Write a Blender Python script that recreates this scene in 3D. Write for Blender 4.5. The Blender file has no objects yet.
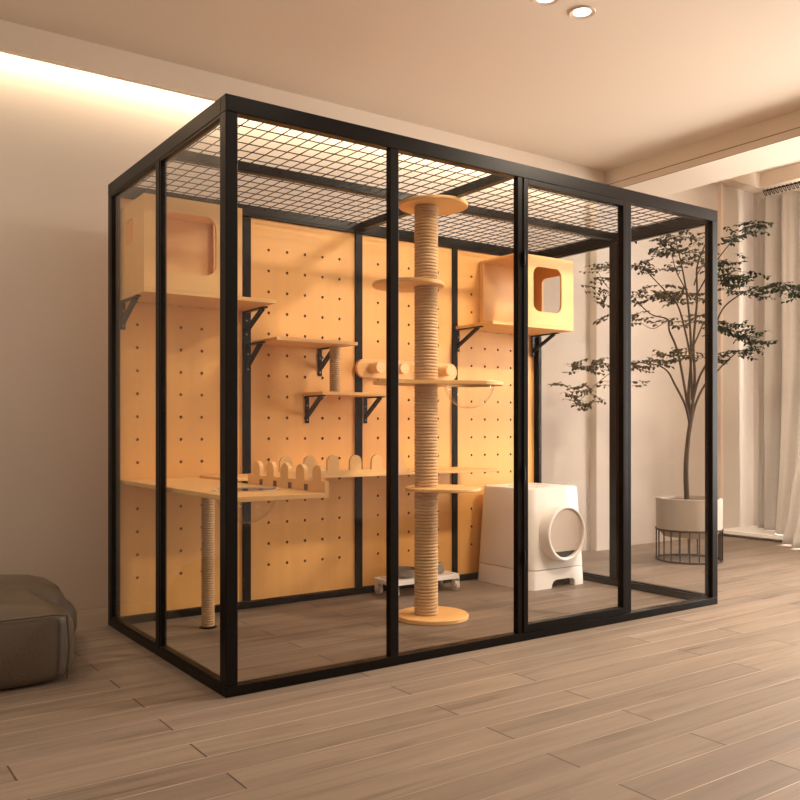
import bpy, math, random
from mathutils import Vector, Matrix
PI = math.pi
R = math.radians
C = bpy.context.scene.collection
random.seed(7)

# ------------------------------------------------------------------ materials
def mat(name, col, rough=.5, metal=0., noise=0., nscale=(8, 8, 8), bump=0., bscale=60., spec=.5, sheen=0., col2=None):
    m = bpy.data.materials.new(name); m.use_nodes = True
    nt = m.node_tree; b = nt.nodes['Principled BSDF']
    b.inputs['Base Color'].default_value = (*col, 1)
    b.inputs['Roughness'].default_value = rough
    b.inputs['Metallic'].default_value = metal
    b.inputs['Specular IOR Level'].default_value = spec
    tc = nt.nodes.new('ShaderNodeTexCoord')
    if noise > 0:
        mp = nt.nodes.new('ShaderNodeMapping'); mp.inputs['Scale'].default_value = nscale
        n = nt.nodes.new('ShaderNodeTexNoise'); n.inputs['Scale'].default_value = 1; n.inputs['Detail'].default_value = 5
        nt.links.new(tc.outputs['Object'], mp.inputs[0]); nt.links.new(mp.outputs[0], n.inputs['Vector'])
        mx = nt.nodes.new('ShaderNodeMix'); mx.data_type = 'RGBA'
        c2 = col2 or tuple(c * (1 - noise) for c in col)
        mx.inputs[6].default_value = (*c2, 1); mx.inputs[7].default_value = (*[min(1, c * (1 + noise * .5)) for c in col], 1)
        nt.links.new(n.outputs['Fac'], mx.inputs[0]); nt.links.new(mx.outputs[2], b.inputs['Base Color'])
    if bump > 0:
        n2 = nt.nodes.new('ShaderNodeTexNoise'); n2.inputs['Scale'].default_value = bscale; n2.inputs['Detail'].default_value = 4
        nt.links.new(tc.outputs['Object'], n2.inputs['Vector'])
        bp = nt.nodes.new('ShaderNodeBump'); bp.inputs['Strength'].default_value = bump; bp.inputs['Distance'].default_value = .004
        nt.links.new(n2.outputs['Fac'], bp.inputs['Height']); nt.links.new(bp.outputs[0], b.inputs['Normal'])
    return m

WALL = (.60, .53, .47)
M = dict(
    wall=mat('wall_plaster', WALL, .85, noise=.05, nscale=(.9, .9, .9), bump=.05, bscale=180),
    ceiling=mat('ceiling_paint', (.76, .645, .53), .85, noise=.03, nscale=(1, 1, 1)),
    trim=mat('trim_paint', (.70, .58, .49), .6, noise=.03),
    steel=mat('black_powder_coated_steel', (.0065, .0045, .0038), .32, spec=.12, noise=.2, nscale=(30, 30, 30)),
    wire=mat('dark_wire', (.010, .008, .007), .5, spec=.2, noise=.2, nscale=(30, 30, 30)),
    ply=mat('birch_plywood', (.82, .47, .17), .5, noise=.16, nscale=(3.2, 26, 9), bump=.03),
    peg=mat('pegboard_plywood', (.80, .41, .115), .52, noise=.17, nscale=(16, 3, 1.4), bump=.03),
    rim=mat('painted_edge_glint', (.80, .70, .60), .15, noise=.02),  # light caught in the acrylic edge, painted as a solid pale colour
    slot=mat('reddish_slot_shade', (.16, .045, .02), .7, noise=.1),
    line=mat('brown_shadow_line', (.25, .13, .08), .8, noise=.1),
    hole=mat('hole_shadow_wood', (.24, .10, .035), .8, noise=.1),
    ply_edge=mat('plywood_edge', (.86, .56, .26), .5, noise=.15, nscale=(3, 3, 160)),
    sisal=mat('sisal_rope', (.62, .40, .205), .85, noise=.25, nscale=(60, 60, 60), bump=.5, bscale=260),
    white=mat('white_plastic', (.88, .84, .80), .32, noise=.02),
    grey_plastic=mat('light_grey_plastic', (.66, .56, .50), .45, noise=.04),
    flap=mat('beige_flap', (.50, .40, .33), .45, noise=.03),
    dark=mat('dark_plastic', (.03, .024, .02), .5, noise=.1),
    rubber=mat('grey_rubber', (.30, .27, .25), .6, noise=.1),
    metal_dish=mat('brushed_metal_dish', (.30, .25, .22), .38, metal=.7, noise=.1),
    leather=mat('taupe_leather', (.082, .056, .033), .5, noise=.2, nscale=(5, 5, 5), bump=.25, bscale=90),
    pot=mat('cement_pot', (.42, .355, .305), .7, noise=.08, nscale=(9, 9, 9), bump=.1),
    soil=mat('potting_soil', (.13, .065, .035), .95, noise=.5, nscale=(60, 60, 60), bump=.8, bscale=60),
    bark=mat('dark_bark', (.035, .021, .013), .85, noise=.4, nscale=(40, 40, 8), bump=.4, bscale=90),
    leaf=mat('dark_green_leaf', (.016, .026, .009), .55, noise=.5, nscale=(6, 6, 6), spec=.25, col2=(.022, .018, .008)),
    brass=mat('brass', (.7, .45, .18), .35, metal=.9, noise=.05),
)
# curtain: slightly translucent cloth
m = mat('curtain_cloth', (.60, .555, .51), .8, noise=.08, nscale=(3, 3, 40), bump=.1, bscale=400); M['curtain'] = m
nt = m.node_tree; out = nt.nodes['Material Output']; b = nt.nodes['Principled BSDF']
tr = nt.nodes.new('ShaderNodeBsdfTranslucent'); tr.inputs[0].default_value = (.55, .50, .45, 1)
ms = nt.nodes.new('ShaderNodeMixShader'); ms.inputs[0].default_value = .25
nt.links.new(b.outputs[0], ms.inputs[1]); nt.links.new(tr.outputs[0], ms.inputs[2]); nt.links.new(ms.outputs[0], out.inputs[0])

def glass(name, tint, rough=.0, boost=1.):
    m = bpy.data.materials.new(name); m.use_nodes = True; nt = m.node_tree; nt.nodes.clear()
    out = nt.nodes.new('ShaderNodeOutputMaterial'); t = nt.nodes.new('ShaderNodeBsdfTransparent'); t.inputs[0].default_value = (*tint, 1)
    g = nt.nodes.new('ShaderNodeBsdfGlossy'); g.inputs['Roughness'].default_value = rough
    f = nt.nodes.new('ShaderNodeLayerWeight'); f.inputs[0].default_value = .5        # Schlick reflectance, the same from both faces
    pw = nt.nodes.new('ShaderNodeMath'); pw.operation = 'POWER'; pw.inputs[1].default_value = 5; nt.links.new(f.outputs['Facing'], pw.inputs[0])
    mu = nt.nodes.new('ShaderNodeMath'); mu.operation = 'MULTIPLY_ADD'; mu.inputs[1].default_value = .96 * boost; mu.inputs[2].default_value = .022 * boost
    ms = nt.nodes.new('ShaderNodeMixShader')
    nt.links.new(pw.outputs[0], mu.inputs[0]); nt.links.new(mu.outputs[0], ms.inputs[0]); nt.links.new(t.outputs[0], ms.inputs[1]); nt.links.new(g.outputs[0], ms.inputs[2])
    nt.links.new(ms.outputs[0], out.inputs[0]); return m
M['glass'] = glass('clear_pane_glass', (.965, .96, .955), .01)
M['acrylic'] = glass('clear_acrylic', (.995, .992, .99), .05, 1.0)

def emit(name, col, s):
    m = bpy.data.materials.new(name); m.use_nodes = True; nt = m.node_tree; nt.nodes.clear()
    o = nt.nodes.new('ShaderNodeOutputMaterial'); e = nt.nodes.new('ShaderNodeEmission')
    e.inputs[0].default_value = (*col, 1); e.inputs[1].default_value = s; nt.links.new(e.outputs[0], o.inputs[0]); return m
M['lamp'] = emit('lamp_glow', (1, .86, .66), 9)
M['led'] = emit('led_strip_glow', (1, .86, .62), 14)

# floor
def floor_mat():
    m = bpy.data.materials.new('oak_plank_floor'); m.use_nodes = True; nt = m.node_tree; L = nt.links.new
    b = nt.nodes['Principled BSDF']; tc = nt.nodes.new('ShaderNodeTexCoord')
    def mapping(loc=(0, 0, 0), sc=(1, 1, 1)):
        mp = nt.nodes.new('ShaderNodeMapping'); mp.inputs['Location'].default_value = loc; mp.inputs['Scale'].default_value = sc
        L(tc.outputs['Object'], mp.inputs[0]); return mp
    H = .116
    mp = mapping((.23, .064 + H * 40, 0))
    br = nt.nodes.new('ShaderNodeTexBrick'); br.offset = .37; br.offset_frequency = 2; br.squash = 1
    br.inputs['Scale'].default_value = 1; br.inputs['Brick Width'].default_value = 1.13; br.inputs['Row Height'].default_value = H
    br.inputs['Mortar Size'].default_value = .0028; br.inputs['Mortar Smooth'].default_value = .1; br.inputs['Bias'].default_value = 0
    br.inputs['Color1'].default_value = (0, 0, 0, 1); br.inputs['Color2'].default_value = (1, 1, 1, 1); br.inputs['Mortar'].default_value = (.5, .5, .5, 1)
    L(mp.outputs[0], br.inputs['Vector'])
    # per-plank offset for the grain
    sp = nt.nodes.new('ShaderNodeSeparateXYZ'); L(mp.outputs[0], sp.inputs[0])
    dv = nt.nodes.new('ShaderNodeMath'); dv.operation = 'DIVIDE'; dv.inputs[1].default_value = H; L(sp.outputs['Y'], dv.inputs[0])
    fl = nt.nodes.new('ShaderNodeMath'); fl.operation = 'FLOOR'; L(dv.outputs[0], fl.inputs[0])
    wn = nt.nodes.new('ShaderNodeTexWhiteNoise'); wn.noise_dimensions = '2D'
    cb = nt.nodes.new('ShaderNodeCombineXYZ'); L(fl.outputs[0], cb.inputs[0]); L(br.outputs['Color'], cb.inputs[1]); L(cb.outputs[0], wn.inputs['Vector'])
    mp2 = mapping((0, 0, 0), (1.4, 22, 1)); ad = nt.nodes.new('ShaderNodeVectorMath'); ad.operation = 'MULTIPLY_ADD'
    L(wn.outputs['Color'], ad.inputs[0]); ad.inputs[1].default_value = (30, 30, 30); L(mp2.outputs[0], ad.inputs[2])
    gr = nt.nodes.new('ShaderNodeTexNoise'); gr.inputs['Scale'].default_value = 1; gr.inputs['Detail'].default_value = 7; gr.inputs['Roughness'].default_value = .62; gr.inputs['Distortion'].default_value = .6
    L(ad.outputs[0], gr.inputs['Vector'])
    cr = nt.nodes.new('ShaderNodeValToRGB')
    e = cr.color_ramp.elements; e[0].position = .25; e[0].color = (.105, .074, .054, 1); e[1].position = .72; e[1].color = (.245, .182, .136, 1)
    k = e.new(.45); k.color = (.188, .139, .104, 1)
    L(gr.outputs['Fac'], cr.inputs[0])
    # plank tone
    mr = nt.nodes.new('ShaderNodeMapRange'); mr.inputs['To Min'].default_value = .84; mr.inputs['To Max'].default_value = 1.12; L(wn.outputs['Value'], mr.inputs[0])
    ml = nt.nodes.new('ShaderNodeVectorMath'); ml.operation = 'SCALE'; L(cr.outputs[0], ml.inputs[0]); L(mr.outputs[0], ml.inputs['Scale'])
    # dark joints, then bevel highlights painted as pale long lines
    mx = nt.nodes.new('ShaderNodeMix'); mx.data_type = 'RGBA'; mx.inputs[7].default_value = (.07, .046, .034, 1)
    L(br.outputs['Fac'], mx.inputs[0]); L(ml.outputs[0], mx.inputs[6])
    fr = nt.nodes.new('ShaderNodeMath'); fr.operation = 'FRACT'; a5 = nt.nodes.new('ShaderNodeMath'); a5.operation = 'ADD'; a5.inputs[1].default_value = .5
    L(dv.outputs[0], a5.inputs[0]); L(a5.outputs[0], fr.inputs[0])
    s5 = nt.nodes.new('ShaderNodeMath'); s5.operation = 'SUBTRACT'; s5.inputs[1].default_value = .5; L(fr.outputs[0], s5.inputs[0])
    ab = nt.nodes.new('ShaderNodeMath'); ab.operation = 'ABSOLUTE'; L(s5.outputs[0], ab.inputs[0])
    lt = nt.nodes.new('ShaderNodeMath'); lt.operation = 'LESS_THAN'; lt.inputs[1].default_value = .017; L(ab.outputs[0], lt.inputs[0])
    nz = nt.nodes.new('ShaderNodeTexNoise'); nz.inputs['Scale'].default_value = 1.7; L(mapping().outputs[0], nz.inputs['Vector'])
    mm = nt.nodes.new('ShaderNodeMapRange'); mm.inputs['From Min'].default_value = .35; mm.inputs['From Max'].default_value = .6; mm.inputs['To Min'].default_value = .35; L(nz.outputs['Fac'], mm.inputs[0])
    mx2 = nt.nodes.new('ShaderNodeMix'); mx2.data_type = 'RGBA'
    mu = nt.nodes.new('ShaderNodeMath'); mu.operation = 'MULTIPLY'; L(lt.outputs[0], mu.inputs[0]); L(mm.outputs[0], mu.inputs[1])
    c1 = nt.nodes.new('ShaderNodeMix'); c1.data_type = 'RGBA'; c1.inputs[6].default_value = (.12, .086, .064, 1); c1.inputs[7].default_value = (.42, .33, .26, 1)
    L(mm.outputs[0], c1.inputs[0])
    L(lt.outputs[0], mx2.inputs[0]); L(mx.outputs[2], mx2.inputs[6]); L(c1.outputs[2], mx2.inputs[7])
    L(mx2.outputs[2], b.inputs['Base Color'])
    b.inputs['Roughness'].default_value = .5; b.inputs['Specular IOR Level'].default_value = .35
    bp = nt.nodes.new('ShaderNodeBump'); bp.inputs['Strength'].default_value = .12; bp.inputs['Distance'].default_value = .003
    L(gr.outputs['Fac'], bp.inputs['Height']); L(bp.outputs[0], b.inputs['Normal'])
    return m
M['floor'] = floor_mat()

# ------------------------------------------------------------------ mesh helpers
class MB:
    def __init__(s): s.v = []; s.f = []; s.mi = []
    def add(s, vs, fs, mi=0):
        o = len(s.v); s.v += [tuple(v) for v in vs]; s.f += [tuple(i + o for i in f) for f in fs]; s.mi += [mi] * len(fs); return s
    def box(s, x0, x1, y0, y1, z0, z1, mi=0):
        vs = [(x0, y0, z0), (x1, y0, z0), (x1, y1, z0), (x0, y1, z0), (x0, y0, z1), (x1, y0, z1), (x1, y1, z1), (x0, y1, z1)]
        return s.add(vs, [(0, 3, 2, 1), (4, 5, 6, 7), (0, 1, 5, 4), (1, 2, 6, 5), (2, 3, 7, 6), (3, 0, 4, 7)], mi)
    def tube(s, pts, r, n=8, cap=True, mi=0):
        pts = [Vector(p) for p in pts]; rs = r if isinstance(r, (list, tuple)) else [r] * len(pts)
        vs = []; up = Vector((.31, .17, .93)).normalized(); prev = None
        for i, p in enumerate(pts):
            t = (pts[min(i + 1, len(pts) - 1)] - pts[max(i - 1, 0)]).normalized()
            a = t.cross(prev if prev else up)
            if a.length < 1e-4: a = t.cross(Vector((1, 0, 0)))
            a.normalize(); bb = t.cross(a).normalized(); prev = -bb if False else (bb.cross(t)).cross(t) * -1 if False else prev
            for k in range(n):
                q = 2 * PI * k / n; vs.append(p + a * math.cos(q) * rs[i] + bb * math.sin(q) * rs[i])
        fs = []
        for i in range(len(pts) - 1):
            for k in range(n):
                k2 = (k + 1) % n; fs.append((i * n + k, i * n + k2, (i + 1) * n + k2, (i + 1) * n + k))
        if cap: fs.append(tuple(range(n - 1, -1, -1))); fs.append(tuple(range((len(pts) - 1) * n, len(pts) * n)))
        return s.add(vs, fs, mi)
    def lathe(s, prof, c=(0, 0, 0), n=48, mi=0, closed=False):
        vs = []
        for r, z in prof:
            for k in range(n):
                q = 2 * PI * k / n; vs.append((c[0] + r * math.cos(q), c[1] + r * math.sin(q), c[2] + z))
        fs = []; m_ = len(prof)
        for i in range(m_ - 1 if not closed else m_):
            j = (i + 1) % m_
            for k in range(n):
                k2 = (k + 1) % n; fs.append((i * n + k, i * n + k2, j * n + k2, j * n + k))
        if not closed:
            if prof[0][0] > 1e-5: fs.append(tuple(range(n - 1, -1, -1)))
            if prof[-1][0] > 1e-5: fs.append(tuple(range((m_ - 1) * n, m_ * n)))
        return s.add(vs, fs, mi)
    def prism(s, outline, z0, z1, T=None, holes=None, mi=0):
        """extrude a 2-D outline along z; holes: list of outlines (bridged); T maps (x,y,z)->world"""
        T = T or (lambda x, y, z: (x, y, z))
        from mathutils.geometry import tessellate_polygon
        loops = [outline] + (holes or [])
        flat = [p for lp in loops for p in lp]
        tris = tessellate_polygon([[Vector((p[0], p[1], 0)) for p in lp] for lp in loops])
        n = len(flat); vs = [T(p[0], p[1], z0) for p in flat] + [T(p[0], p[1], z1) for p in flat]
        fs = []
        for t in tris: fs.append((t[2], t[1], t[0])); fs.append((t[0] + n, t[1] + n, t[2] + n))
        o = 0
        for lp in loops:
            L_ = len(lp)
            for i in range(L_):
                a = o + i; b_ = o + (i + 1) % L_; fs.append((a, b_, b_ + n, a + n))
            o += L_
        return s.add(vs, fs, mi)
    def build(s, name, material, parent=None, smooth=False, bevel=0., mats=None, auto=True):
        me = bpy.data.meshes.new(name); me.from_pydata(s.v, [], s.f); me.validate()
        for mm in ([material] + (mats or [])): me.materials.append(mm)
        if mats:
            for p, i in zip(me.polygons, s.mi): p.material_index = i
        import bmesh
        bm = bmesh.new(); bm.from_mesh(me); bmesh.ops.recalc_face_normals(bm, faces=bm.faces); bm.to_mesh(me); bm.free()
        o = bpy.data.objects.new(name, me); C.objects.link(o)
        if smooth:
            me.shade_smooth()
            try: me.set_sharp_from_angle(angle=R(40))
            except Exception: pass
        if parent is not None:
            o.parent = parent; o.matrix_parent_inverse = Matrix.Identity(4)
            o.location = -Vector(parent.location) if parent.rotation_euler.z == 0 and parent.parent is None else (0, 0, 0)
            if parent.parent is not None: o.location = (0, 0, 0)
        if bevel:
            bv = o.modifiers.new('bevel', 'BEVEL'); bv.width = bevel; bv.segments = 2; bv.limit_method = 'ANGLE'; bv.angle_limit = R(50)
        return o
# parts are written in world coordinates; build() shifts first-level parts by the thing's location
def rrect(x0, x1, y0, y1, r, n=6):
    pts = []
    for cx, cy, a0 in ((x1 - r, y1 - r, 0), (x0 + r, y1 - r, 90), (x0 + r, y0 + r, 180), (x1 - r, y0 + r, 270)):
        for i in range(n + 1):
            a = R(a0 + 90 * i / n); pts.append((cx + r * math.cos(a), cy + r * math.sin(a)))
    return pts
def circ(cx, cy, r, n=40): return [(cx + r * math.cos(2 * PI * i / n), cy + r * math.sin(2 * PI * i / n)) for i in range(n)]
def tag(o, label=None, cat=None, group=None, kind=None):
    if label: o['label'] = label
    if cat: o['category'] = cat
    if group: o['group'] = group
    if kind: o['kind'] = kind
    return o
def thing(name, loc, label, cat, group=None):
    e = bpy.data.objects.new(name, None); C.objects.link(e); e.location = loc; e.empty_display_size = .1
    return tag(e, label, cat, group)
def copy_tree(o, parent=None):
    c = o.copy(); C.objects.link(c)
    if parent is not None: c.parent = parent
    for ch in list(o.children): copy_tree(ch, c)
    return c
def struct(mb, name, material, **k): return tag(mb.build(name, material, **k), kind='structure')

# ------------------------------------------------------------------ room
XL, XR, YB, YF, ZC = -2.2, 5.22, 1.585, -4.2, 2.515
ZT = 2.82
struct(MB().box(XL, XR + .1, YF, YB + .1, -.1, 0), 'floor', M['floor'])
struct(MB().box(XL, XR + .1, YB, YB + .1, 0, ZT), 'wall_back', M['wall'])
struct(MB().box(XL - .1, XL, YF, YB + .1, -.1, ZT), 'wall_left', M['wall'])
struct(MB().box(XL, XR + .1, YF - .1, YF, -.1, ZT), 'wall_front', M['wall'])
# main ceiling stops short of the back wall: light slot behind it
struct(MB().box(XL, 3.3, YF, 1.435, ZC, ZC + .05), 'ceiling', M['ceiling'])
struct(MB().box(XL, 3.3, 1.435, 1.465, 2.392, ZC + .05), 'trim_1', M['ceiling'])           # cove fascia
struct(MB().box(XL, 3.3, 1.465, YB, ZC + .10, ZC + .15), 'trim_2', M['ceiling'])             # top of the light slot
# beam and the pilaster below it
bm_ = MB().box(3.3, 3.69, YF, YB, 2.375, ZT)
bo = struct(bm_, 'trim_3', M['ceiling'])
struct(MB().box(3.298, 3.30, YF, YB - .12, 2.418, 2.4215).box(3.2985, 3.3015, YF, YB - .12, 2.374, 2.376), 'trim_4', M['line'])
struct(MB().box(3.33, 3.66, YB - .055, YB, 0, 2.375), 'trim_5', M['wall'])
# bay by the window
struct(MB().box(3.69, XR + .1, YF, YB, ZT, ZT + .05), 'ceiling_bay', M['ceiling'])
struct(MB().box(3.69, XR, YB - .12, YB, 2.705, ZT), 'trim_6', M['ceiling'])
struct(MB().box(XR - .1, XR, YF, YB - .12, 2.705, ZT), 'trim_7', M['ceiling'])
struct(MB().box(4.745, 4.775, YB - .03, YB, .04, 2.705), 'light_slit_strip', M['trim'])  # added strip standing in for the light slit beside the curtain
# window wall with a tall opening
WY0, WY1, WZ0, WZ1 = -1.72, 1.15, .10, 2.5
w = MB().box(XR, XR + .1, WY1, YB, 0, ZT).box(XR, XR + .1, YF, WY0, 0, ZT).box(XR, XR + .1, WY0, WY1, 0, WZ0).box(XR, XR + .1, WY0, WY1, WZ1, ZT)
struct(w, 'wall_right', M['wall'])
wf = MB()
for y in (WY0, -.78, .17, WY1 - .05): wf.box(XR + .02, XR + .07, y, y + .05, WZ0, WZ1)
for z in (WZ0, WZ1 - .05): wf.box(XR + .02, XR + .07, WY0, WY1, z, z + .05)
win = struct(wf, 'window_1', M['steel'])
MB().box(XR + .04, XR + .048, WY0 + .05, WY1 - .05, WZ0 + .05, WZ1 - .05).build('window_pane', M['glass'], win)
# low white sill platform along the window
struct(MB().box(4.74, XR, -1.2, YB, .018, .045).box(4.79, XR, -1.2, YB, 0, .018), 'trim_9', M['white'], bevel=.003)
# LED strip in the slot
led = MB().box(XL + .1, 3.25, 1.475, 1.495, 2.52, 2.53).build('cove_light_strip', M['led'])
tag(led, 'warm glowing light strip hidden in the ceiling slot above the back wall', 'light strip')

# ------------------------------------------------------------------ downlights
def downlight(x, y, z=ZC, label='', power=30, group=None, cone=130):
    t = thing('recessed_downlight', (x, y, z), label, 'ceiling light', group)
    MB().lathe([(.036, -.002), (.052, -.006), (.055, 0), (.055, .004), (.034, .004)], (x, y, z), 40, closed=True).build('trim_ring', M['trim'], t, smooth=True)
    MB().lathe([(0.0001, -.001), (.036, -.001), (.036, .003), (0.0001, .003)], (x, y, z), 40).build('lamp_lens', M['lamp'], t)
    return t
downlight(1.554, .003, label='round recessed ceiling downlight, nearer the cage of the two at the top edge')
downlight(1.352, .005, label='round recessed ceiling downlight cut off by the top edge of the photo')
KEY_FILL_LAMPS = ((2.2, -.78), (.6, -.9), (.9, -2.6), (-1.2, .35))  # first one follows the shelf shadows; the others are unseen, added as fill
for i, (x, y) in enumerate(KEY_FILL_LAMPS):
    downlight(x, y, label=('round recessed downlight in the ceiling in front of the right half of the cage', 'added unseen fill downlight in the ceiling in front of the left half of the cage', 'added unseen fill downlight in the ceiling behind the viewpoint', 'added unseen fill downlight in the ceiling above the left side of the room')[i])

# ------------------------------------------------------------------ cat enclosure
W_, D_, H_ = 2.46, 1.2, 1.837
cage = thing('cat_enclosure', (0, 0, 0), 'large black steel framed glass cat enclosure with pegboard back and wire mesh roof', 'cat cage')
p = .04
def post(x, y, w=p, d=p, z0=.0325, z1=H_ - .0525): return MB().box(x, x + w, y, y + d, z0, z1).build('post', M['steel'], cage, bevel=.002)
for x in (0, W_ - p):
    for y in (0, D_ - p): post(x, y)
post(.605, 0, .036, .026); post(1.198, 0, .025, .026); post(1.822, 0, .030, .026)
for x, w_ in ((.597, .040), (1.200, .041), (1.812, .036)): post(x, D_ - .03, w_, .03)
post(2.415, D_ - .03, .025, .03)
post(0, .582, .022, .036); post(W_ - p, .575, p, .045)
def rail(*b): return MB().box(*b).build('rail', M['steel'], cage, bevel=.002)
rail(0, W_, 0, p, H_ - .052, H_); rail(0, W_, D_ - p, D_, H_ - .052, H_)
rail(0, p, p, D_ - p, H_ - .052, H_); rail(W_ - p, W_, p, D_ - p, H_ - .052, H_)
rail(0, W_, 0, p, 0, .032); rail(0, W_, D_ - p, D_, 0, .032)
rail(0, p, p, D_ - p, 0, .032); rail(W_ - p, W_, p, D_ - p, 0, .032)
rail(p, W_ - p, .585, .62, H_ - .036, H_); 
rail(1.213, 1.247, p, .585, H_ - .036, H_); rail(1.213, 1.247, .62, D_ - p, H_ - .036, H_)
# roof mesh: four panels
def wire_panel(x0, x1, y0, y1):
    mb = MB(); nx = round((x1 - x0) / .0502); ny = round((y1 - y0) / .079)
    for i in range(1, nx):
        x = x0 + (x1 - x0) * i / nx; mb.tube([(x, y0, H_ - .012), (x, y1, H_ - .012)], .0020, 6)
    for j in range(1, ny):
        y = y0 + (y1 - y0) * j / ny; mb.tube([(x0, y, H_ - .0152), (x1, y, H_ - .0152)], .0020, 6)
    mb.build('roof_mesh', M['wire'], cage)
for a, b_ in ((p, 1.213), (1.247, W_ - p)):
    for c_, d_ in ((p, .585), (.62, D_ - p)): wire_panel(a, b_, c_, d_)
# glass panels with slim inner frames
def pane_x(x0, x1, y, z0=.0325, z1=H_ - .0525, fr=.0):
    MB().box(x0, x1, y, y + .005, z0, z1).build('glass_pane', M['glass'], cage)
def pane_y(y0, y1, x, z0=.0325, z1=H_ - .0525):
    MB().box(x, x + .005, y0, y1, z0, z1).build('glass_pane', M['glass'], cage)
pane_x(p, .605, .012); pane_x(.641, 1.198, .012); pane_x(1.852, W_ - p, .012)
pane_y(p, .582, .010); pane_y(.618, D_ - p, .010); pane_y(p, .575, W_ - .022); pane_y(.62, D_ - p, W_ - .022)
def inner_frame_y(y0, y1, x):
    t = .008; mb = MB()
    mb.box(x, x + .022, y0, y0 + t, .033, H_ - .0525).box(x, x + .022, y1 - t, y1, .033, H_ - .0525)
    mb.box(x, x + .022, y0 + t, y1 - t, .033, .033 + t).box(x, x + .022, y0 + t, y1 - t, H_ - .0525 - t, H_ - .0525)
    mb.build('pane_frame', M['steel'], cage)
for a, b_ in ((p, .582), (.618, D_ - p)): inner_frame_y(a, b_, .002)
for a, b_ in ((p, .575), (.62, D_ - p)): inner_frame_y(a, b_, W_ - .031)
# door in the third front bay
dz0, dz1, dx0, dx1 = .035, H_ - .054, 1.2245, 1.8205
mb = MB(); t_ = .024
mb.box(dx0, dx0 + t_, -.004, .028, dz0, dz1).box(dx1 - t_, dx1, -.004, .028, dz0, dz1)
mb.box(dx0 + t_, dx1 - t_, -.004, .028, dz0, dz0 + .028).box(dx0 + t_, dx1 - t_, -.004, .028, dz1 - .022, dz1)
door = mb.build('door', M['steel'], cage, bevel=.0015)
MB().box(dx0 + t_, dx1 - t_, .008, .013, dz0 + .028, dz1 - .022).build('door_glass', M['glass'], door)
for z in (.30, .62, 1.45):
    MB().tube([(dx0 - .001, -.008, z), (dx0 - .001, -.008, z + .05)], .0045, 10).build('hinge', M['steel'], door, smooth=True)
# pegboards
def pegboard(x0, x1, base):
    y0, y1 = D_ - .022, D_ - .006; z0, z1 = .0335, H_ - .053
    xs = [base + .12 + .0955 * i for i in range(5)]; zs = [.189 + .0972 * j for j in range(16)]
    xe = [x0] + [(xs[i] + xs[i + 1]) / 2 for i in range(4)] + [x1]
    ze = [z0] + [(zs[j] + zs[j + 1]) / 2 for j in range(15)] + [z1]
    mb = MB(); r = .0068; n = 12
    for i in range(5):
        for j in range(16):
            cx, cz = xs[i], zs[j]; ring = [(cx + r * math.cos(2 * PI * (k + .5) / n), cz + r * math.sin(2 * PI * (k + .5) / n)) for k in range(n)]
            xa, xb, za, zb = xe[i], xe[i + 1], ze[j], ze[j + 1]
            # 12-gon to square fan: square outline with 12 matching points
            def sq(a):
                c, s_ = math.cos(a), math.sin(a); 
                tx = ((xb - cx) if c > 0 else (cx - xa)) / max(abs(c), 1e-9); tz = ((zb - cz) if s_ > 0 else (cz - za)) / max(abs(s_), 1e-9)
                tt = min(tx, tz); return (cx + c * tt, cz + s_ * tt)
            angs = []
            outer = []
            for k in range(n): outer.append(sq(2 * PI * (k + .5) / n))
            corners = [(xb, zb), (xa, zb), (xa, za), (xb, za)]
            vs = [(q[0], y0, q[1]) for q in ring] + [(q[0], y0, q[1]) for q in outer] + [(q[0], y0 + .0135, q[1]) for q in ring] + [(q[0], y0, q[1]) for q in corners]
            fs = []
            for k in range(n):
                k2 = (k + 1) % n; a, b2 = outer[k], outer[k2]
                f = [k, n + k]
                # insert a corner if the two outer points sit on different sides
                if abs(a[0] - b2[0]) > 1e-7 and abs(a[1] - b2[1]) > 1e-7:
                    ci = min(range(4), key=lambda q: abs(corners[q][0] - (a[0] + b2[0]) / 2) + abs(corners[q][1] - (a[1] + b2[1]) / 2)); f.append(3 * n + ci)
                f += [n + k2, k2]; fs.append(tuple(f))
            mb.add(vs, fs)
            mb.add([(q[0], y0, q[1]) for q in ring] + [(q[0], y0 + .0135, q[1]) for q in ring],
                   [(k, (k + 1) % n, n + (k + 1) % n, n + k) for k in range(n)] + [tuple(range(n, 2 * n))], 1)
    # sides and back
    mb.add([(x0, y0, z0), (x1, y0, z0), (x1, y0, z1), (x0, y0, z1), (x0, y1, z0), (x1, y1, z0), (x1, y1, z1), (x0, y1, z1)],
           [(4, 5, 6, 7), (0, 1, 5, 4), (1, 2, 6, 5), (2, 3, 7, 6), (3, 0, 4, 7)])
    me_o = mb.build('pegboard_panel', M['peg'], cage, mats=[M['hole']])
for x0, x1, bs in ((.04, .597, -.004), (.637, 1.200, .609), (1.241, 1.812, 1.217), (1.848, 2.415, 1.829)): pegboard(x0, x1, bs)

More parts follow.
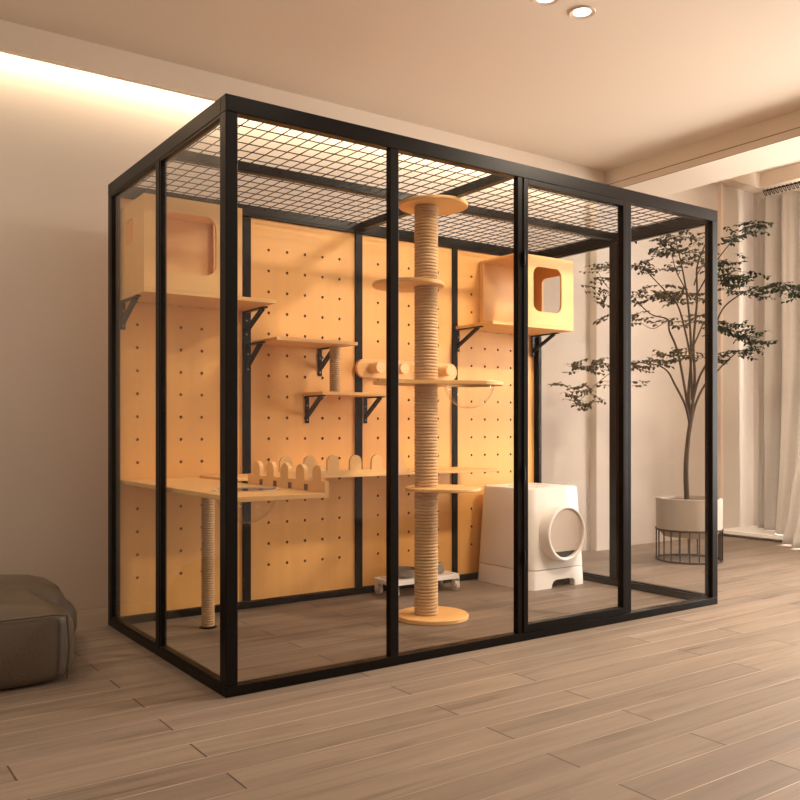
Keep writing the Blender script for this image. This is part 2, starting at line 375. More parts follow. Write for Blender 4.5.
# ------------------------------------------------------------------ bracket
YP = D_ - .03            # front face of the uprights
def bracket(x, ztop, arm, parent, h=.12, w=.02, y1=D_ - .03):
    mb = MB(); x0, x1 = x - w / 2, x + w / 2
    mb.box(x0, x1, y1 - .005, y1, ztop - h, ztop)
    mb.box(x0, x1, y1 - arm, y1 - .005, ztop - .006, ztop)
    # diagonal strut
    ya, za, yb, zb = y1 - .005, ztop - h * .74, y1 - arm * .84, ztop - .006; th = .012
    d = Vector((yb - ya, zb - za)).normalized(); nn = Vector((-d.y, d.x)) * th / 2
    q = [(ya + nn.x, za + nn.y), (ya - nn.x, za - nn.y), (yb - nn.x, zb - nn.y), (yb + nn.x, zb + nn.y)]
    mb.add([(x0, a, b_) for a, b_ in q] + [(x1, a, b_) for a, b_ in q], [(0, 1, 2, 3), (7, 6, 5, 4), (0, 4, 5, 1), (1, 5, 6, 2), (2, 6, 7, 3), (3, 7, 4, 0)])
    br = mb.build('bracket', M['steel'], parent)
    for zz in (ztop - h * .88, ztop - h * .35): MB().tube([(x, y1 - .005, zz), (x, y1 - .008, zz)], .0035, 10).build('screw', M['rubber'], br)
    return br

# ------------------------------------------------------------------ cat houses
def cat_house(bx0, bx1, sx0, sx1, open_side, hx0, hx1, hx_side, label, sb):
    y0, y1, zb, zt, t = .87, YP, 1.352, 1.735, .013
    T = thing('cat_house', ((sx0 + sx1) / 2, y1, zb), label, 'cat house', 'plywood cat houses high on the pegboard')
    MB().box(sx0, sx1, y0, y1, zb, zb + .016).build('shelf_board', M['ply'], T, bevel=.0015)
    z0 = zb + .0165
    # front panel with rounded opening
    mb = MB(); T3 = lambda x, z, y: (x, y, z)
    mb.prism([(bx0, z0), (bx1, z0), (bx1, zt), (bx0, zt)], y0, y0 + t, T3, holes=[rrect(hx0, hx1, 1.44, 1.678, .045)])
    mb.build('front_panel', M['ply'], T)
    MB().box(bx0, bx1, y0 + t, y1, zt - t, zt).build('roof_panel', M['ply'], T, bevel=.001)
    MB().box(bx0 + t, bx1 - t, y1 - .009, y1 - .001, z0, zt - t).build('back_panel', M['ply'], T)
    # closed side with small opening, other side open
    T4 = lambda y, z, x: (x, y, z)
    xs = (bx0, bx0 + t) if open_side == 'right' else (bx1 - t, bx1)
    mb = MB(); mb.prism([(y0 + t, z0), (y1, z0), (y1, zt - t), (y0 + t, zt - t)], xs[0], xs[1], T4, holes=[rrect(*hx_side, .03)])
    mb.build('side_panel', M['ply'], T)
    o0, o1 = (bx1 - t, bx1) if open_side == 'right' else (bx0, bx0 + t)
    MB().box(o0, o1, y1 - .03, y1, z0, zt - t).build('back_lip', M['ply'], T)
    for x in sb: bracket(x, zb, .20, T)
cat_house(.0415, .455, .0415, .612, 'right', .115, .34, (1.0, 1.11, 1.565, 1.668), 'plywood cat house with rounded opening in the upper left corner of the cage', (.052, .612))
cat_house(2.0, 2.415, 1.832, 2.415, 'left', 2.115, 2.325, (.94, 1.10, 1.46, 1.668), 'plywood cat house with rounded opening in the upper right of the pegboard', (1.846, 2.40))

# ------------------------------------------------------------------ small shelves
def shelf(x0, x1, y0, z, th, bx, label, name='wall_shelf', arm=.16):
    T = thing(name, ((x0 + x1) / 2, YP, z), label, 'shelf')
    MB().box(x0, x1, y0, YP, z, z + th).build('board', M['ply'], T, bevel=.0015)
    for x, yy in bx: bracket(x, z, arm, T, .13, .02, yy)
    return T
YW = D_ - .0225
shelf(.64, 1.055, .92, 1.203, .015, ((.619, YP), (1.0, YW)), 'plywood step shelf below the upper left cat house, above the sisal stub')
shelf(.905, 1.31, .985, .975, .015, ((.93, YW), (1.255, YP)), 'plywood step shelf in the middle, under the short sisal stub')
def sisal_prof(r, z0, z1, pitch):
    n = max(1, round((z1 - z0) / pitch)); pr = []; h = (z1 - z0) / n
    for i in range(n):
        for k, (dr, f) in enumerate(((-.30, 0), (-.08, .14), (0, .36), (0, .64), (-.08, .86))):
            pr.append((r + dr * h * 1.6, z0 + h * (i + f)))
    pr.append((r - .25 * h, z1)); return [(.0001, z0)] + pr + [(.0001, z1)]
t = MB().lathe(sisal_prof(.026, .9905, 1.2025, .0095), (.998, 1.03, 0), 32).build('sisal_post', M['sisal'], smooth=True)
tag(t, 'short sisal wrapped post between the two small step shelves', 'scratching post')
# climbing rung board
T = thing('climbing_board', (1.52, YW, 1.07), 'plywood climbing board with rounded ends and short round pegs, right of the step shelves', 'climbing board')
def stad(x0, x1, z0, z1, n=10):
    r = (z1 - z0) / 2; c = (z0 + z1) / 2; q = []
    for i in range(n + 1): a = R(-90 + 180 * i / n); q.append((x1 - r + r * math.cos(a), c + r * math.sin(a)))
    for i in range(n + 1): a = R(90 + 180 * i / n); q.append((x0 + r + r * math.cos(a), c + r * math.sin(a)))
    return q
MB().prism(stad(1.195, 1.825, 1.072, 1.165), YW - .028, YW - .006, lambda x, z, y: (x, y, z)).build('back_board', M['ply'], T, bevel=.001)
for q in (1.26, 1.68): MB().box(q, q + .06, YW - .006, YW, 1.09, 1.15).build('spacer', M['ply'], T)
for x in (1.285, 1.43, 1.575, 1.72):
    MB().tube([(x, YW - .028, 1.12), (x, YW - .105, 1.12)], .027, 28).build('round_peg', M['ply_edge'], T, smooth=True)

# ------------------------------------------------------------------ climbing column
cx, cy = 1.158, .533
T = thing('cat_climbing_column', (cx, cy, 0), 'tall sisal wrapped climbing column with round plywood discs in the middle of the cage', 'cat tree')
def disc(c, r, z, th, name, T=T, hole=None):
    MB().lathe([(.0001, 0), (r - .003, 0), (r, .003), (r, th - .003), (r - .003, th), (.0001, th)], (c[0], c[1], z), 64).build(name, M['ply'], T, smooth=True)
disc((1.188, .53), .157, 0.0, .020, 'base_disc')
MB().lathe(sisal_prof(.0515, .0205, 1.774, .0138), (cx, cy, 0), 40).build('sisal_column', M['sisal'], T, smooth=True)
disc((1.19, .525), .150, 1.775, .016, 'top_disc')
disc((1.09, .57), .155, 1.428, .016, 'upper_perch')
disc((1.237, .515), .165, .550, .016, 'lower_perch')
# bowl perch
bc = (1.362, .49)
def hull_outline():
    q = []
    for i in range(25): a = R(-100 + 200 * i / 24); q.append((bc[0] + .150 * math.cos(a), bc[1] + .150 * math.sin(a)))
    for i in range(17): a = R(100 + 160 * i / 16); q.append((1.035 + .095 * math.cos(a), .59 + .095 * math.sin(a)))
    return q
MB().prism(hull_outline(), 1.008, 1.024, holes=[circ(*bc, .115, 48)]).build('bowl_perch_board', M['ply'], T, bevel=.0015)
def bowl(c, r, ztop, depth, parent, thick=.003):
    pr = []
    for i in range(15): a = PI / 2 * i / 14; pr.append((max(.0001, r * math.sin(a)), ztop - depth * math.cos(a)))
    dome = MB().lathe(pr, (c[0], c[1], 0), 56).build('clear_bowl', M['acrylic'], parent, smooth=True)
    MB().lathe([(r - .001, ztop - .002), (r + .010, ztop), (r + .010, ztop + .003), (r - .003, ztop + .003), (r - .003, ztop)], (c[0], c[1], 0), 56, closed=True).build('bowl_rim', M['rim'], dome, smooth=True)
    return dome
bo = bowl(bc, .112, 1.0245, .118, T); tag(bo, 'clear transparent acrylic bowl')

# ------------------------------------------------------------------ corner platform
T = thing('cat_platform', (.2, .6, .598), 'plywood corner platform with round hole and clear bowl in the left of the cage', 'cat platform')
MB().prism([(.045, .045), (.372, .045), (.372, YP), (.045, YP)], .588, .605, holes=[circ(.222, .33, .112, 48)]).build('platform_board', M['ply'], T, bevel=.0015)
bo = bowl((.222, .33), .108, .6055, .118, T); tag(bo, 'clear transparent acrylic bowl')
# toothed fence along the right edge: low board, notches painted as dark inlays, five rounded teeth
def fence(a0, a1, zb, zh, zt, centres, w, T4, th0, th1, notches=()):
    pts = [(a0, zb), (a1, zb), (a1, zh)]
    for c in sorted(centres, reverse=True):
        pts.append((c + w / 2, zh))
        for i in range(9):
            a = R(180 * i / 8); pts.append((c + w / 2 * math.cos(a), zt - w / 2 + w / 2 * math.sin(a)))
        pts.append((c - w / 2, zh))
    pts.append((a0, zh))
    cl = [pts[0]]
    for q in pts[1:]:
        if (Vector(q) - Vector(cl[-1])).length > 1e-5: cl.append(q)
    if (Vector(cl[0]) - Vector(cl[-1])).length < 1e-5: cl.pop()
    mb = MB(); mb.prism(cl, th0, th1, T4, holes=[[(n_ - .011, .622), (n_ + .011, .622), (n_ + .011, .638), (n_ - .011, .638)] for n_ in notches]); return mb
fence(.045, .64, .588, .642, .696, [.10, .218, .335, .45, .565], .062, lambda y, z, x: (x, y, z), .3725, .388).build('toothed_edge', M['ply'], T)
for q in (.175, .293, .409, .524): MB().box(.3716, .3726, q - .013, q + .013, .607, .628).build('slot', M['slot'], T)  # flat dark inlays painted as the shade inside open slots
MB().lathe(sisal_prof(.027, .005, .583, .0098), (.325, .92, 0), 32).build('sisal_leg', M['sisal'], T, smooth=True)
for q in (0, .583): MB().lathe([(.0001, q), (.036, q), (.036, q + .005), (.0001, q + .005)], (.325, .92, 0), 32).build('leg_plate', M['steel'], T)

T = thing('wall_walkway', (1.1, YP, .598), 'long narrow plywood walkway shelf with rounded teeth low on the pegboard', 'shelf')
MB().box(.39, 1.885, .875, YP, .600, .614).build('board', M['ply'], T, bevel=.0015)
fence(.56, 1.32, .6145, .632, .700, [.664 + .1175 * k for k in range(6)], .062, lambda x, z, y: (x, y, z), .877, .889).build('toothed_edge', M['ply'], T)

# ------------------------------------------------------------------ litter box
T = thing('litter_box', (2.14, .95, 0), 'white covered litter box with round front entrance standing on the floor at the right', 'litter box')
def loft(rings, mb=None):
    mb = mb or MB(); n = len(rings[0]); vs = [q for r_ in rings for q in r_]
    fs = [(i * n + k, i * n + (k + 1) % n, (i + 1) * n + (k + 1) % n, (i + 1) * n + k) for i in range(len(rings) - 1) for k in range(n)]
    fs += [tuple(range(n - 1, -1, -1)), tuple(range((len(rings) - 1) * n, len(rings) * n))]
    return mb.add(vs, fs)
def ring(z, x0, x1, y0, y1, r, bulge=0.):
    q = []
    for x, y in rrect(x0, x1, y0, y1, r, 7):
        if y < (y0 + y1) / 2: y -= bulge * max(0, math.sin(PI * (x - x0) / (x1 - x0)))
        q.append((x, y, z))
    return q
X0, X1, Y0, Y1 = 1.952, 2.372, .735, 1.155
def at(z): k = z / .515; return (X0 + .018 * k, X1 - .028 * k, Y0 + .02 * k, Y1 - .03 * k)
def lr(z, ins=0.):
    a = at(z); return ring(z, a[0] + ins, a[1] - ins, a[2] + ins, a[3] - ins, .045, .022)
body = loft([lr(.1), lr(.104, -.001), lr(.3), lr(.503), lr(.512, .003), lr(.515, .009)])
bo = body.build('body', M['white'], T, smooth=True)
# entrance: protruding ring, recessed curved flap
pc = Vector((2.168, .712, .283)); rx, rz = .136, .142
def ell(r, y): return [(pc.x + rx * r * math.cos(2 * PI * i / 56), y, pc.z + rz * r * math.sin(2 * PI * i / 56)) for i in range(56)]
rg = [ell(1.05, .748), ell(1.03, .690), ell(1.0, .682), ell(.98, .677), ell(.93, .675), ell(.89, .678), ell(.875, .705)]
n = 56; vs = [q for r_ in rg for q in r_]; fs = [(i * n + k, i * n + (k + 1) % n, (i + 1) * n + (k + 1) % n, (i + 1) * n + k) for i in range(6) for k in range(n)]
MB().add(vs, fs).build('entrance_ring', M['white'], T, smooth=True)
vs = ell(.885, .684); zc = pc.z - rz * .64
low = [(x, y, max(z, zc)) for x, y, z in vs]
mb = MB(); mb.add(low + [(x, y + .004, z) for x, y, z in low], [tuple(range(n)), tuple(range(2 * n - 1, n - 1, -1))] + [(k, (k + 1) % n, n + (k + 1) % n, n + k) for k in range(n)])
tag(mb.build('entrance_flap', M['flap'], T), 'smoky beige entrance flap')
vs = ell(.885, .699); mb = MB(); mb.add(vs, [tuple(range(n))]); tag(mb.build('entrance_shade_disc', M['dark'], T), 'dark disc painted as the shade in the gap below the flap')  # dark disc stands in for the shade behind the flap
# drawer base with a dark notch
prof = []
bx = rrect
a = at(0.0)
mb = loft([lr(.0), lr(.0965)])
base = mb.build('drawer', M['white'], T, smooth=True)
bl = base.modifiers.new('cut', 'BOOLEAN')
cut = MB().prism([(2.100, -.03), (2.277, -.03), (2.277, .026), (2.267, .036), (2.247, .041), (2.143, .041), (2.123, .034), (2.111, .018)], .60, .79, lambda x, z, y: (x, y, z)).build('cutter', M['white'])
bl.operation = 'DIFFERENCE'; bl.object = cut; bl.solver = 'EXACT'
bpy.context.view_layer.update()
dg = bpy.context.evaluated_depsgraph_get()
nm = bpy.data.meshes.new_from_object(base.evaluated_get(dg)); base.modifiers.clear(); base.data = nm
cm = cut.data; bpy.data.objects.remove(cut); bpy.data.meshes.remove(cm)
MB().box(2.09, 2.29, .765, .766, .001, .045).build('notch_shade_sheet', M['dark'], T)  # dark sheet behind the notch, painted in place of its shade
# lid handle dimple on top
MB().lathe([(.098, .5150), (.100, .5175), (.106, .5175), (.108, .5150)], (2.14, .93, 0), 48, closed=True).build('lid_rim', M['grey_plastic'], T, smooth=True)
MB().box(2.075, 2.135, .80, .812, .5152, .518).build('lid_latch', M['grey_plastic'], T)

# ------------------------------------------------------------------ wheeled trolley with dish
T = thing('wheeled_trolley', (1.49, 1.04, 0), 'low white wheeled trolley on the floor behind the climbing column', 'trolley')
MB().prism(rrect(1.275, 1.70, .955, 1.135, .03), .062, .082).build('deck', M['white'], T, bevel=.004)
MB().prism(rrect(1.30, 1.675, .978, 1.115, .02), .0825, .086).build('deck_mat', M['grey_plastic'], T)
for x in (1.30, 1.675):
    for y in (.975, 1.115):
        w = MB().tube([(x - .010, y, .024), (x + .010, y, .024)], .024, 24).build('wheel', M['grey_plastic'], T, smooth=True)
        for q in (-.014, .0105): MB().box(x + q, x + q + .0035, y - .014, y + .014, .022, .062).build('fork', M['white'], w)
T2 = thing('feeding_bowl', (1.40, 1.045, .0865), 'round grey metal bowl standing on the white wheeled trolley', 'bowl')
MB().lathe([(.0001, 0), (.058, 0), (.066, .004), (.070, .036), (.074, .040), (.066, .040), (.060, .010), (.0001, .008)], (1.40, 1.045, .0868), 40).build('bowl_body', M['metal_dish'], T2, smooth=True)
T2 = thing('water_fountain', (1.56, 1.045, .0865), 'dark rounded bowl with a spout on the trolley, right behind the column', 'water bowl')
MB().lathe([(.0001, 0), (.05, 0), (.056, .01), (.052, .045), (.044, .050), (.038, .046), (.0001, .040)], (1.585, 1.045, .0868), 36).build('basin', M['rubber'], T2, smooth=True)
MB().tube([(1.585, 1.065, .128), (1.585, 1.065, .150), (1.585, 1.055, .158), (1.585, 1.035, .160)], .006, 10).build('spout', M['dark'], T2, smooth=True)

# ------------------------------------------------------------------ potted tree
PX, PY = 3.498, .924
YAW = .6123
ex = Vector((math.cos(YAW), -math.sin(YAW), 0)); ed = Vector((math.sin(YAW), math.cos(YAW), 0))
def tp(s, d, z): return Vector((PX, PY, 0)) + ex * s + ed * d + Vector((0, 0, z))
def P2(x, y, d=0.): return tp((x - 689) * .00624, d, .817 + (429 - y) * .00624)   # tree chart: crown laid out around its own trunk
T = thing('potted_tree', (PX, PY, 0), 'tall slender indoor tree with layered dark leaves in a pale pot beyond the cage', 'potted tree')
rp = .196
pr = [(.0001, .185), (.10, .150), (.155, .152), (rp - .01, .19), (rp, .20), (rp + .003, .388), (rp - .014, .390), (rp - .016, .35), (.0001, .35)]
MB().lathe(pr[1:], (PX, PY, 0), 64).build('pot', M['pot'], T, smooth=True)
sl = [(.0001, .380)] + [(.05 * i, .380 - .002 * i) for i in range(1, 4)] + [(rp - .017, .370)]
MB().lathe(sl + [(rp - .017, .345), (.0001, .345)], (PX, PY, 0), 48).build('soil', M['soil'], T, smooth=True)
st = thing('x', (0, 0, 0), '', '') if False else None
mb = MB()
def tring(mb, c, r, z, rr): 
    pts = [(c[0] + r * math.cos(2 * PI * i / 64), c[1] + r * math.sin(2 * PI * i / 64), z) for i in range(64)]
    vs = []
    for i in range(64):
        q = 2 * PI * i / 64
        for k in range(8):
            a = 2 * PI * k / 8; R_ = r + rr * math.cos(a); vs.append((c[0] + R_ * math.cos(q), c[1] + R_ * math.sin(q), z + rr * math.sin(a)))
    mb.add(vs, [(i * 8 + k, i * 8 + (k + 1) % 8, ((i + 1) % 64) * 8 + (k + 1) % 8, ((i + 1) % 64) * 8 + k) for i in range(64) for k in range(8)])
tring(mb, (PX, PY), rp, .006, .006); tring(mb, (PX, PY), rp + .002, .196, .006)
stand = mb.build('wire_stand', M['bark'], T, smooth=True); tag(stand, 'dark wire basket stand')
for i in range(22):
    a = 2 * PI * (i + .3) / 22; x, y = PX + (rp + .001) * math.cos(a), PY + (rp + .001) * math.sin(a)
    MB().tube([(x, y, .004), (x, y, .196)], .0042, 8).build('stand_rod', M['bark'], stand, smooth=True)
def smooth_path(pts, rs, k=5):
    out = []; ro = []
    P_ = [pts[0]] + pts + [pts[-1]]
    for i in range(1, len(P_) - 2):
        for j in range(k):
            t = j / k; a, b_, c, d = P_[i - 1], P_[i], P_[i + 1], P_[i + 2]
            out.append(.5 * ((2 * b_) + (c - a) * t + (2 * a - 5 * b_ + 4 * c - d) * t * t + (3 * b_ - a - 3 * c + d) * t ** 3))
            ro.append(rs[i - 1] * (1 - t) + rs[min(i, len(rs) - 1)] * t)
    out.append(pts[-1]); ro.append(rs[-1]); return out, ro
def branch(pix, r0, r1, d0=0., d1=0., name='branch', keep=None):
    n_ = len(pix); pts = [P2(x, y, d0 + (d1 - d0) * i / (n_ - 1)) for i, (x, y) in enumerate(pix)]
    rs = [r0 + (r1 - r0) * i / (n_ - 1) for i in range(n_)]
    o, r_ = smooth_path(pts, rs)
    return MB().tube(o, r_, 9).build(name, M['bark'], T, smooth=True)
branch([(687, 504), (686, 470), (688, 440), (691, 418)], .017, .012, name='trunk')
branch([(691, 418), (689, 395), (692, 360), (691, 320), (688, 290), (684, 265), (679, 240)], .011, .003, 0, .05)
branch([(691, 420), (694, 380), (692, 345), (695, 300), (694, 270), (700, 250), (706, 236)], .010, .003, 0, -.08)
branch([(690, 425), (684, 405), (672, 384), (664, 372), (652, 366), (634, 364)], .009, .003, 0, -.12)
branch([(690, 425), (686, 390), (679, 350), (672, 330), (671, 318), (656, 313), (644, 302)], .009, .003, 0, .10)
branch([(692, 400), (690, 360), (684, 330), (676, 305), (664, 292), (652, 280), (640, 268)], .008, .0025, 0, -.05)
branch([(690, 430), (696, 405), (706, 385), (715, 376), (728, 362), (740, 352)], .009, .003, 0, .06)
branch([(691, 410), (697, 380), (708, 355), (709, 335), (716, 312), (730, 299), (748, 290)], .008, .003, 0, -.16)
branch([(692, 350), (700, 335), (711, 318), (728, 322), (748, 326)], .006, .0025, 0, .14)
branch([(694, 300), (704, 280), (714, 262), (728, 244), (745, 234)], .0055, .002, 0, -.1)
branch([(691, 300), (686, 285), (680, 268), (678, 250)], .005, .002, 0, .12)
branch([(694, 285), (702, 268), (716, 258), (732, 258)], .0045, .002, 0, .1)
branch([(634, 364), (612, 366), (592, 366), (572, 372)], .0035, .0015, -.12, -.18)
branch([(634, 364), (610, 372), (590, 388), (575, 404)], .0032, .0015, -.12, -.06)
branch([(644, 302), (628, 296), (612, 284), (602, 268)], .003, .0015, .1, .12)
branch([(671, 318), (655, 328), (640, 322)], .003, .0012, .07, .0)
# foliage pads: chart (x, y, half width, half height, leaves, depth, tilt)
pads = [(652, 236, 34, 7, 110, .05, .0), (690, 228, 20, 9, 80, 0, .1), (682, 246, 28, 11, 190, .02, 0), (700, 262, 18, 9, 70, -.05, 0), (672, 262, 16, 6, 60, .1, 0),
        (742, 234, 22, 9, 170, -.08, -.25), (724, 262, 14, 7, 80, .08, 0), (742, 258, 8, 3, 18, .08, 0),
        (612, 266, 20, 7, 90, .12, 0), (606, 286, 12, 9, 50, .1, 0), (645, 268, 16, 6, 80, -.05, 0), (606, 306, 8, 12, 40, .12, 0),
        (652, 292, 32, 8, 190, .05, 0), (676, 296, 22, 7, 110, 0, 0), (640, 312, 14, 12, 75, .06, .3), (702, 296, 14, 8, 60, .05, 0),
        (740, 290, 28, 10, 240, -.14, .15), (772, 296, 24, 7, 170, -.18, .05), (725, 282, 14, 9, 110, -.12, 0),
        (690, 318, 24, 6, 110, .05, 0), (740, 328, 26, 8, 240, .10, .25), (762, 338, 13, 6, 90, .14, .2), (744, 350, 20, 5, 75, .08, .15), (722, 357, 10, 4, 30, .06, 0),
        (660, 360, 30, 6, 150, -.1, -.12), (640, 368, 18, 7, 80, -.1, 0), (690, 352, 18, 5, 40, .0, 0),
        (590, 368, 24, 8, 130, -.14, -.05), (576, 396, 16, 10, 80, -.1, .2), (586, 406, 12, 10, 50, -.06, 0), (562, 388, 12, 8, 35, -.12, 0), (636, 383, 10, 4, 22, -.05, 0), (608, 385, 7, 7, 20, -.08, 0)]
mb = MB(); tw = MB(); rnd = random.Random(3)
for (x, y, hw, hh, nl, d, tilt) in pads:
    cnt = int(nl * 1.25)
    spr = max(1, cnt // 9)
    for s_ in range(spr):
        while True:
            u, v = rnd.uniform(-1, 1), rnd.uniform(-1, 1)
            if u * u + v * v < 1: break
        c0 = P2(x + u * hw, y + v * hh + tilt * u * hw, d + rnd.uniform(-.13, .13) * (hw / 24) ** .5)
        ax = (ex * rnd.choice((-1, 1)) * rnd.uniform(.5, 1) + ed * rnd.uniform(-.7, .7) + Vector((0, 0, rnd.uniform(-.35, .1)))).normalized()
        ln = rnd.uniform(.035, .06)
        tw.tube([c0 - ax * ln, c0, c0 + ax * ln], [.0011, .0009, .0006], 4)
        for q in range(9):
            t = -1 + 2 * q / 8 + rnd.uniform(-.1, .1)
            b0 = c0 + ax * ln * t
            side = ax.cross(Vector((0, 0, 1))).normalized() * (1 if q % 2 else -1)
            dr = (side * rnd.uniform(.5, 1) + ax * rnd.uniform(.1, .8) + Vector((0, 0, rnd.uniform(-.7, .15)))).normalized()
            L_ = rnd.uniform(.022, .038); nrm = (Vector((rnd.uniform(-.6, .6), rnd.uniform(-.6, .6), 1))).normalized(); wd = dr.cross(nrm).normalized() * L_ * .31
            up = wd.cross(dr).normalized() * L_ * .08
            mb.add([b0, b0 + dr * L_ * .35 + wd + up, b0 + dr * L_ * .35, b0 + dr * L_ * .35 - wd + up, b0 + dr * L_ * .72 + wd * .7 + up * .5, b0 + dr * L_ * .72, b0 + dr * L_ * .72 - wd * .7 + up * .5, b0 + dr * L_ - up],
                   [(0, 2, 1), (0, 3, 2), (1, 2, 5, 4), (2, 3, 6, 5), (4, 5, 7), (5, 6, 7)])
me = bpy.data.meshes.new('foliage'); me.from_pydata(mb.v, [], mb.f); me.materials.append(M['leaf'])
fo = bpy.data.objects.new('foliage', me); C.objects.link(fo); fo.parent = T; fo.location = (-PX, -PY, 0); tag(fo, kind='stuff')
tag(tw.build('twigs', M['bark'], T), kind='stuff')

# ------------------------------------------------------------------ curtain
T = thing('curtain', (5.06, .9, 0), 'floor length greige curtain hanging at the right edge of the photo', 'curtain')
nu, nv = 150, 60; vs = []
for j in range(nv + 1):
    v = j / nv; z = 2.60 - v * 2.56
    for i in range(nu + 1):
        u = i / nu
        y = 1.45 - u * 1.37
        ph = u * 2 * PI * 9 + .5 * math.sin(3 * v + u * 7)
        amp = .026 + .03 * v
        x = 5.08 - .03 + amp * math.sin(ph) + .012 * math.sin(ph * 2.3 + 1)
        # the heavy front bundle leans out over the sill towards the bottom
        k = max(0, min(1, (u - .06) / .34)); f = k * k * (3 - 2 * k)
        low = max(0, (v - .30) / .70)
        x -= f * .50 * low ** 1.8; y -= .06 * f * low
        if f > .5:
            zz = z - (z - .02) * 0
            z2 = 2.60 - v * (2.56 + .03 * f)
        else: z2 = z
        x -= .05 * math.sin(u * 11 + 2) * low * f
        vs.append((x, y, max(z2, .004 if x < 4.735 else .048)))
fs = [(j * (nu + 1) + i, j * (nu + 1) + i + 1, (j + 1) * (nu + 1) + i + 1, (j + 1) * (nu + 1) + i) for j in range(nv) for i in range(nu)]
o = MB().add(vs, fs).build('cloth', M['curtain'], T, smooth=True)
sd = o.modifiers.new('thick', 'SOLIDIFY'); sd.thickness = .003
MB().tube([(5.06, 1.39, 2.655), (5.06, -.2, 2.655)], .005, 12).build('curtain_rod', M['steel'], T, smooth=True)
for i in range(40):
    y = 1.385 - i * .032
    pts = [(5.06 + .018 * math.sin(a) , y + .012 * math.cos(a), 2.640 + .025 * math.cos(a)) for a in [2 * PI * q / 12 for q in range(13)]]
    MB().tube(pts, .003, 6).build('curtain_ring', M['steel'], T)

# ------------------------------------------------------------------ pouf (bean bag armchair) at the left
T = thing('bean_bag', (-.75, .8, 0), 'taupe leather bean bag seat lying on the floor by the left wall', 'bean bag')
def cushion(x0, x1, y0, y1, z0, z1, r, crown, seed, name, squash=0.):
    """boxy cushion: rounded box with a domed top"""
    import bmesh
    bm = bmesh.new(); bmesh.ops.create_cube(bm, size=2)
    bmesh.ops.subdivide_edges(bm, edges=bm.edges, cuts=15, use_grid_fill=True)
    rn = random.Random(seed); ph = [rn.uniform(0, 6) for _ in range(6)]
    hx, hy, hz = (x1 - x0) / 2, (y1 - y0) / 2, (z1 - z0) / 2; c = Vector(((x0 + x1) / 2, (y0 + y1) / 2, (z0 + z1) / 2))
    for v in bm.verts:
        a = v.co.copy(); pnt = Vector((a.x * hx, a.y * hy, a.z * hz))
        inner = Vector((max(-hx + r, min(hx - r, pnt.x)), max(-hy + r, min(hy - r, pnt.y)), max(-hz + r, min(hz - r, pnt.z))))
        d = pnt - inner
        if d.length > 1e-6: pnt = inner + d.normalized() * r
        dome = (1 - a.x ** 2) * (1 - a.y ** 2)
        if a.z > 0: pnt.z += crown * dome ** .5 * a.z
        side = (1 - a.z ** 2)
        if abs(a.x) > .8: pnt.x += math.copysign(.025 * side * (1 - a.y ** 2), a.x)
        if abs(a.y) > .8: pnt.y += math.copysign(.02 * side * (1 - a.x ** 2), a.y)
        w_ = .006 * math.sin(9 * pnt.x + ph[0] + 4 * pnt.y) + .005 * math.sin(14 * pnt.y + ph[1] - 5 * pnt.z) + .004 * math.sin(23 * pnt.x - 11 * pnt.z + ph[2])
        pnt += pnt.normalized() * w_
        v.co = c + pnt; v.co.z = max(v.co.z, .003)
    me = bpy.data.meshes.new(name); bm.to_mesh(me); bm.free(); me.shade_smooth(); me.materials.append(M['leather'])
    o = bpy.data.objects.new(name, me); C.objects.link(o); o.parent = T; o.location = -T.location
    return o
cushion(-1.35, -.345, .455, 1.00, 0, .228, .03, .062, 1, 'seat_cushion')
cushion(-1.20, -.215, .80, 1.20, 0, .215, .09, .070, 2, 'back_cushion')
cushion(-.50, -.315, .50, .98, 0, .215, .05, .0, 3, 'side_panel')
# piping seam round the front panel
MB().tube([(-1.33, .448, .222), (-.9, .438, .226), (-.39, .447, .224), (-.350, .452, .214), (-.343, .450, .12), (-.350, .454, .012)], .004, 8).build('piping', M['leather'], T, smooth=True)

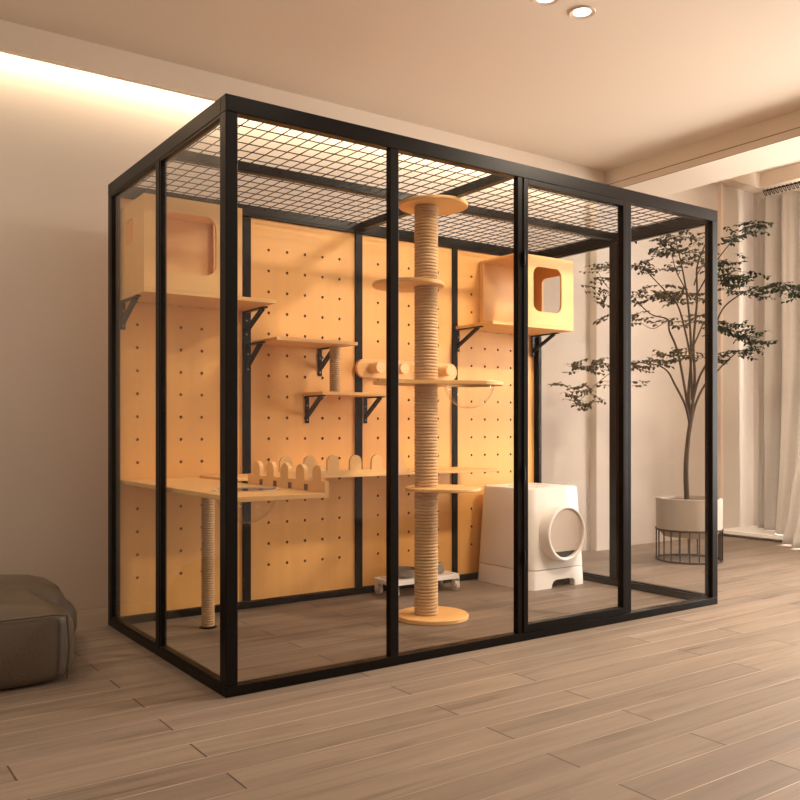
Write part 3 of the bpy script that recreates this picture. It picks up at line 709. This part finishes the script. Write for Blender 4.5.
# ------------------------------------------------------------------ lights
def area(name, loc, rot, sx, sy, power, col):
    l = bpy.data.lights.new(name, 'AREA'); l.shape = 'RECTANGLE'; l.size = sx; l.size_y = sy; l.energy = power; l.color = col
    o = bpy.data.objects.new(name, l); C.objects.link(o); o.location = loc; o.rotation_euler = rot; return o
def spot(name, loc, target, power, col, cone=100, size=.05, blend=.6):
    l = bpy.data.lights.new(name, 'SPOT'); l.energy = power; l.color = col; l.spot_size = R(cone); l.spot_blend = blend; l.shadow_soft_size = size
    o = bpy.data.objects.new(name, l); C.objects.link(o); o.location = loc
    o.rotation_euler = (Vector(target) - Vector(loc)).to_track_quat('-Z', 'Y').to_euler(); return o
WARM = (1, .85, .66)
area('window_daylight', (XR + .25, -.28, 1.35), (0, R(90), 0), 2.3, 2.8, 560, (1, .94, .87))
# cove strip light
area('cove_light', ((XL + 3.3) / 2, 1.545, 2.50), (0, 0, 0), 5.3, .04, 22, (1, .84, .60))
# ceiling downlights, then added fill spots
spot('ceiling_spot', (1.554, .003, ZC - .01), (1.6, .5, 0), 35, WARM, 140, .05)
spot('ceiling_spot', (1.352, .005, ZC - .01), (1.4, .5, 0), 35, WARM, 140, .05)
for (x, y), pw_ in zip(KEY_FILL_LAMPS, (340, 25, 35, 60)): spot('ceiling_spot', (x, y, ZC - .012), (x - .1, y + .5, 0), pw_, WARM, 155, .12)  # key lamp first, the other three are added fill
spot('ceiling_spot', (4.35, -.5, ZT - .012), (4.4, 0, 0), 110, WARM, 160, .12)  # unseen fill added to brighten the bay, no fixture here

w = bpy.data.worlds.new('sky'); bpy.context.scene.world = w; w.use_nodes = True
bg = w.node_tree.nodes['Background']; bg.inputs[0].default_value = (1, .86, .72, 1); bg.inputs[1].default_value = 1.0

# ------------------------------------------------------------------ camera
cam = bpy.data.cameras.new('camera'); co = bpy.data.objects.new('camera', cam); C.objects.link(co)
co.location = (-1.0717, -2.4454, .8174); co.rotation_euler = (R(90), 0, -YAW)
cam.sensor_width = 36; cam.lens = 862.9 / 800 * 36; cam.shift_y = (428.98 - 400) / 800
cam.clip_start = .05
sc = bpy.context.scene; sc.camera = co
sc.view_settings.view_transform = 'Standard'; sc.view_settings.look = 'None'; sc.view_settings.gamma = 1; sc.view_settings.use_curve_mapping = False
sc.view_settings.exposure = 0.05
